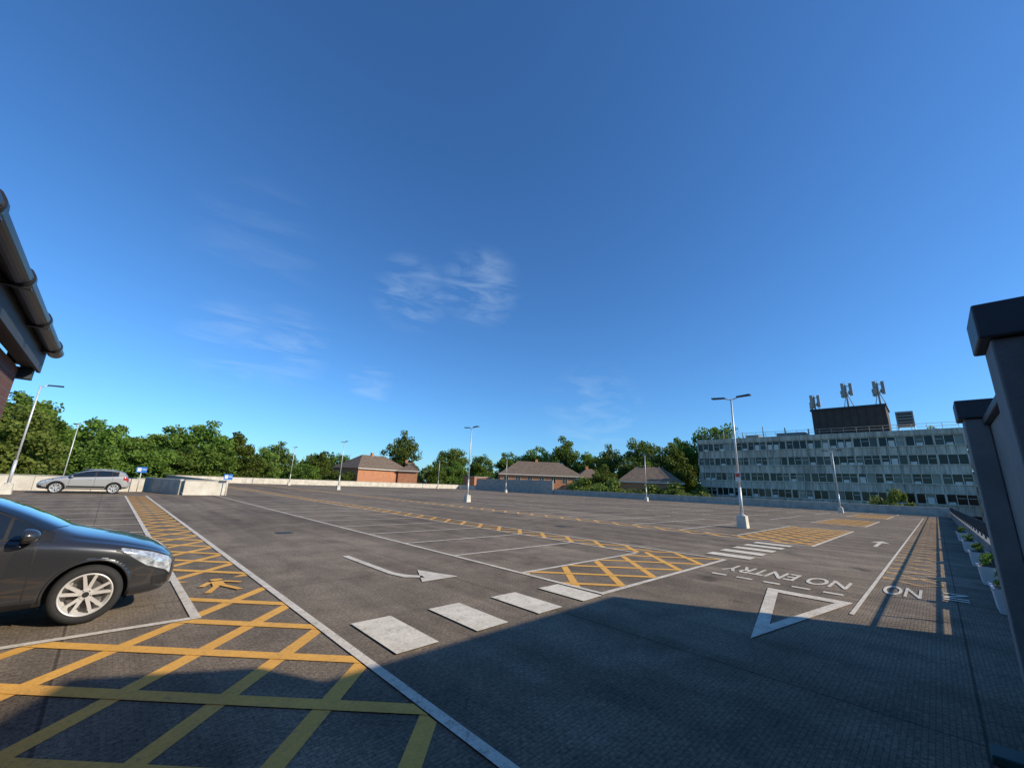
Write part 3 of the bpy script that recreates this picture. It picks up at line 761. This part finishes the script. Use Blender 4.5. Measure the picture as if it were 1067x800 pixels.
    def strip(x0, x1, bot, top, mat, nu=30, nv=6, off=.004):
        for sg in (1, -1):
            drape(lambda u, v_: (x0+(x1-x0)*u, 0, bot(x0+(x1-x0)*u)*(1-v_)+top(x0+(x1-x0)*u)*v_), nu, nv, mat, (0, -sg, 0), off)
    beltf = lambda x: cur(2, x)+.035*kz
    def topf(x):
        t_ = cur(3, x)-.085*kz
        return max(t_, beltf(x)+.002)
    bx = lambda a: a*kx
    strip(bx(.80), bx(-1.42), lambda x: beltf(x)-.018, lambda x: topf(x)+.016, 1, 60, 6, .003)
    strip(bx(.70), bx(.46), beltf, topf, 2, 10, 6, .006)
    strip(bx(.43), bx(-.34), beltf, topf, 2, 30, 6, .006)
    strip(bx(-.42), bx(-1.08), beltf, topf, 2, 30, 6, .006)
    strip(bx(-1.12), bx(-1.38), beltf, lambda x: beltf(x)+(topf(x)-beltf(x))*.9*max(.15, 1-(-x/kx-1.12)/.45), 2, 12, 6, .006)
    def ws(u, v_):
        x = (.88*(1-u)+.10*u); y = (v_*2-1); yy = y*(cur(5, x*kx)-.0+.06*(1-u)-.015); x -= .13*abs(y)**2.2*(1-u)
        return (x*kx, yy*.97, 0)
    drape(ws, 16, 16, 2, (0, 0, -1), .006)
    drape(lambda u, v_: (0, (v_*2-1)*(.56-.02*u)*kw, (1.08+.27*u)*kz), 8, 12, 2, (1, 0, 0), .006)
    strip(bx(1.40), bx(1.93), lambda x: cur(2, x)-.03*kz-.13*kz*min(1, max(0, (x/kx-1.40)/.28)), lambda x: cur(2, x)-.005*kz, 3, 24, 6, .008)
    strip(bx(1.36), bx(1.945), lambda x: cur(2, x)-.045*kz-.13*kz*min(1, max(0, (x/kx-1.40)/.28)), lambda x: cur(2, x)+.008*kz, 1, 24, 4, .004)
    strip(bx(-1.66), bx(-1.93), lambda x: cur(2, x)-.22*kz, lambda x: cur(2, x)-.02*kz, 4, 8, 6, .006)
    drape(lambda u, v_: (0, (u*2-1)*.42*kw, (.33+.15*v_)*kz), 14, 4, 1, (-1, 0, 0), .006)
    drape(lambda u, v_: (0, (u*2-1)*.26, (.44+.11*v_)*kz), 6, 2, 5, (-1, 0, 0), .016)
    drape(lambda u, v_: (0, (u*2-1)*.26, (.62+.11*v_)*kz), 6, 2, 5, (1, 0, 0), .012)
    strip(bx(1.76), bx(1.92), lambda x: .34*kz, lambda x: .44*kz, 1, 6, 3, .005)
    for xx in (.70, -.38, -1.16): strip(bx(xx), bx(xx)-.011, lambda x: .32*kz+gc, lambda x: cur(2, x)+.01, 1, 1, 12, .003)
    strip(bx(.68), bx(-1.0), lambda x: .40*kz+gc, lambda x: .408*kz+gc, 1, 30, 1, .003)
    strip(bx(1.575), bx(1.566), lambda x: .42*kz, lambda x: .62*kz, 1, 1, 8, .003)
    strip(bx(.78), bx(-.90), lambda x: .235*kz+gc, lambda x: (.285 if not suv else .40)*kz+gc, 1, 30, 2, .004)
    if suv:
        strip(bx(1.95), bx(1.60), lambda x: .24*kz+gc, lambda x: .38*kz, 1, 10, 2, .004); strip(bx(-1.66), bx(-1.96), lambda x: .27*kz+gc, lambda x: .42*kz, 1, 10, 2, .004)
        for sg in (1, -1):
            D.cyl((.2*kx, sg*.60, 1.475*kz), (-1.25*kx, sg*.58, 1.495*kz), .02, mat=0, n=6)
    for sg in (1, -1):
        drape(lambda u, v_: (bx(.95+.85*u), sg*((.655-.03*u)*kw+.008*v_), 0), 16, 1, 1, (0, 0, -1), .003)
    for sg in (1, -1):
        for hx in (-.20, -1.0):
            h, nr, _, _ = bvh.ray_cast(Vector((hx*kx, sg*3, .83*kz)), Vector((0, -sg, 0)))
            if h: D.box(h.x-.09, h.y-.02, h.z-.014, h.x+.09, h.y+.02, h.z+.014, 0)
    D.obj("trim", [paint, m_cblk, m_cgl, m_lamp, m_tail, m_whitep], parent=E)
    for sg in (1, -1):
        bm = bmesh.new(); bmesh.ops.create_uvsphere(bm, u_segments=20, v_segments=12, radius=1)
        for vv in bm.verts:
            if vv.co.x < -.2: vv.co.x = -.2
            vv.co.x *= .11; vv.co.y *= .115; vv.co.z *= .075
        me2 = bpy.data.meshes.new("mirror"); bm.to_mesh(me2); bm.free(); me2.materials.append(paint)
        me2.polygons.foreach_set('use_smooth', [True]*len(me2.polygons))
        o = bpy.data.objects.new("mirror", me2); COL.objects.link(o); o.parent = E; o.location = (.60*kx, sg*(.955*kw), 1.0*kz)
        Q = MB(); Q.box(.56*kx, min(sg*.80*kw, sg*.90*kw), .935*kz, .66*kx, max(sg*.80*kw, sg*.90*kw), .965*kz); Q.obj("mirror_stalk", [m_cblk], parent=E)
    Lp = MB()
    for x in wx:
        for sg in (1, -1):
            pr = []
            for k in range(45):
                a = -.22+(math.pi+.44)*k/44; R_ = RA+.002
                h, nr, _, _ = bvh.ray_cast(Vector((x+R_*math.cos(a), sg*3, wz+.015+R_*math.sin(a))), Vector((0, -sg, 0)))
                if h: pr.append(h-Vector((0, sg*.006, 0)))
            for k in range(len(pr)-1): Lp.cyl(pr[k], pr[k+1], .016 if not suv else .035, n=8, caps=False)
    Lp.obj("arch_lips", [m_cblk if suv else paint], parent=E)
    for x in wx:
        for sg in (1, -1):
            Wh = MB(); yo = sg*(.852*kw)
            q = lambda a: -sg*a
            Wh.lathe((x, yo, wz), [(q(.20), wr-.09), (q(.19), wr-.02), (q(.165), wr), (q(.05), wr), (q(.02), wr-.012), (q(.0), wr-.045), (q(.005), wr-.075), (q(.02), wr-.085)], 48, 0)
            Wh.lathe((x, yo, wz), [(q(.018), wr-.084), (q(.006), wr-.088), (q(.016), wr-.104), (q(.13), wr-.115), (q(.15), .05)], 48, 1)
            Wh.cyl((x, yo+q(.11), wz), (x, yo+q(.10), wz), .16, n=30, mat=2)
            ro = wr-.098
            for k in range(5):
                for dlt in (-.16, .16):
                    a = 2*math.pi*k/5+.3; a2 = a+dlt*1.5
                    dr = Vector((math.cos(a2), 0, math.sin(a2))); d0 = Vector((math.cos(a+dlt*.9), 0, math.sin(a+dlt*.9)))
                    p0 = Vector((x, yo, wz))+d0*.04; p1 = Vector((x, yo, wz))+dr*ro
                    tn = Vector((-math.sin(a2), 0, math.cos(a2)))
                    i0, i1 = .018, .014
                    A = [p0-tn*i0, p0+tn*i0, p1+tn*i1, p1-tn*i1]
                    f0 = [Vector((p.x, yo+q((.028 if m_ in (0, 1) else .014)-.0006*(dlt > 0)), p.z)) for m_, p in enumerate(A)]
                    f1 = [Vector((p.x, yo+q(.07), p.z)) for p in A]
                    Wh.face(f0, 1)
                    for m_ in range(4): Wh.face([f0[m_], f0[(m_+1) % 4], f1[(m_+1) % 4], f1[m_]], 1)
            Wh.cyl((x, yo+q(.08), wz), (x, yo+q(.02), wz), .065, .055, n=20, mat=1)
            Wh.cyl((x, yo+q(.0201), wz), (x, yo+q(.016), wz), .03, n=16, mat=3)
            for k in range(5):
                a = 2*math.pi*k/5+.92; Wh.cyl((x+.045*math.cos(a), yo+q(.03), wz+.045*math.sin(a)), (x+.045*math.cos(a), yo+q(.019), wz+.045*math.sin(a)), .007, n=6, mat=3)
            Wh.obj("wheel", [m_tyre, m_rim, m_disc, m_cblk], parent=E)
    return E
car("parked_car", (-1.10, 7.93, .003), 0, m_carp)
car("parked_suv", (-1.0, 42.2, .003), math.pi, m_cars, 1.13, 1.12, 1.05, .36, True, .05)
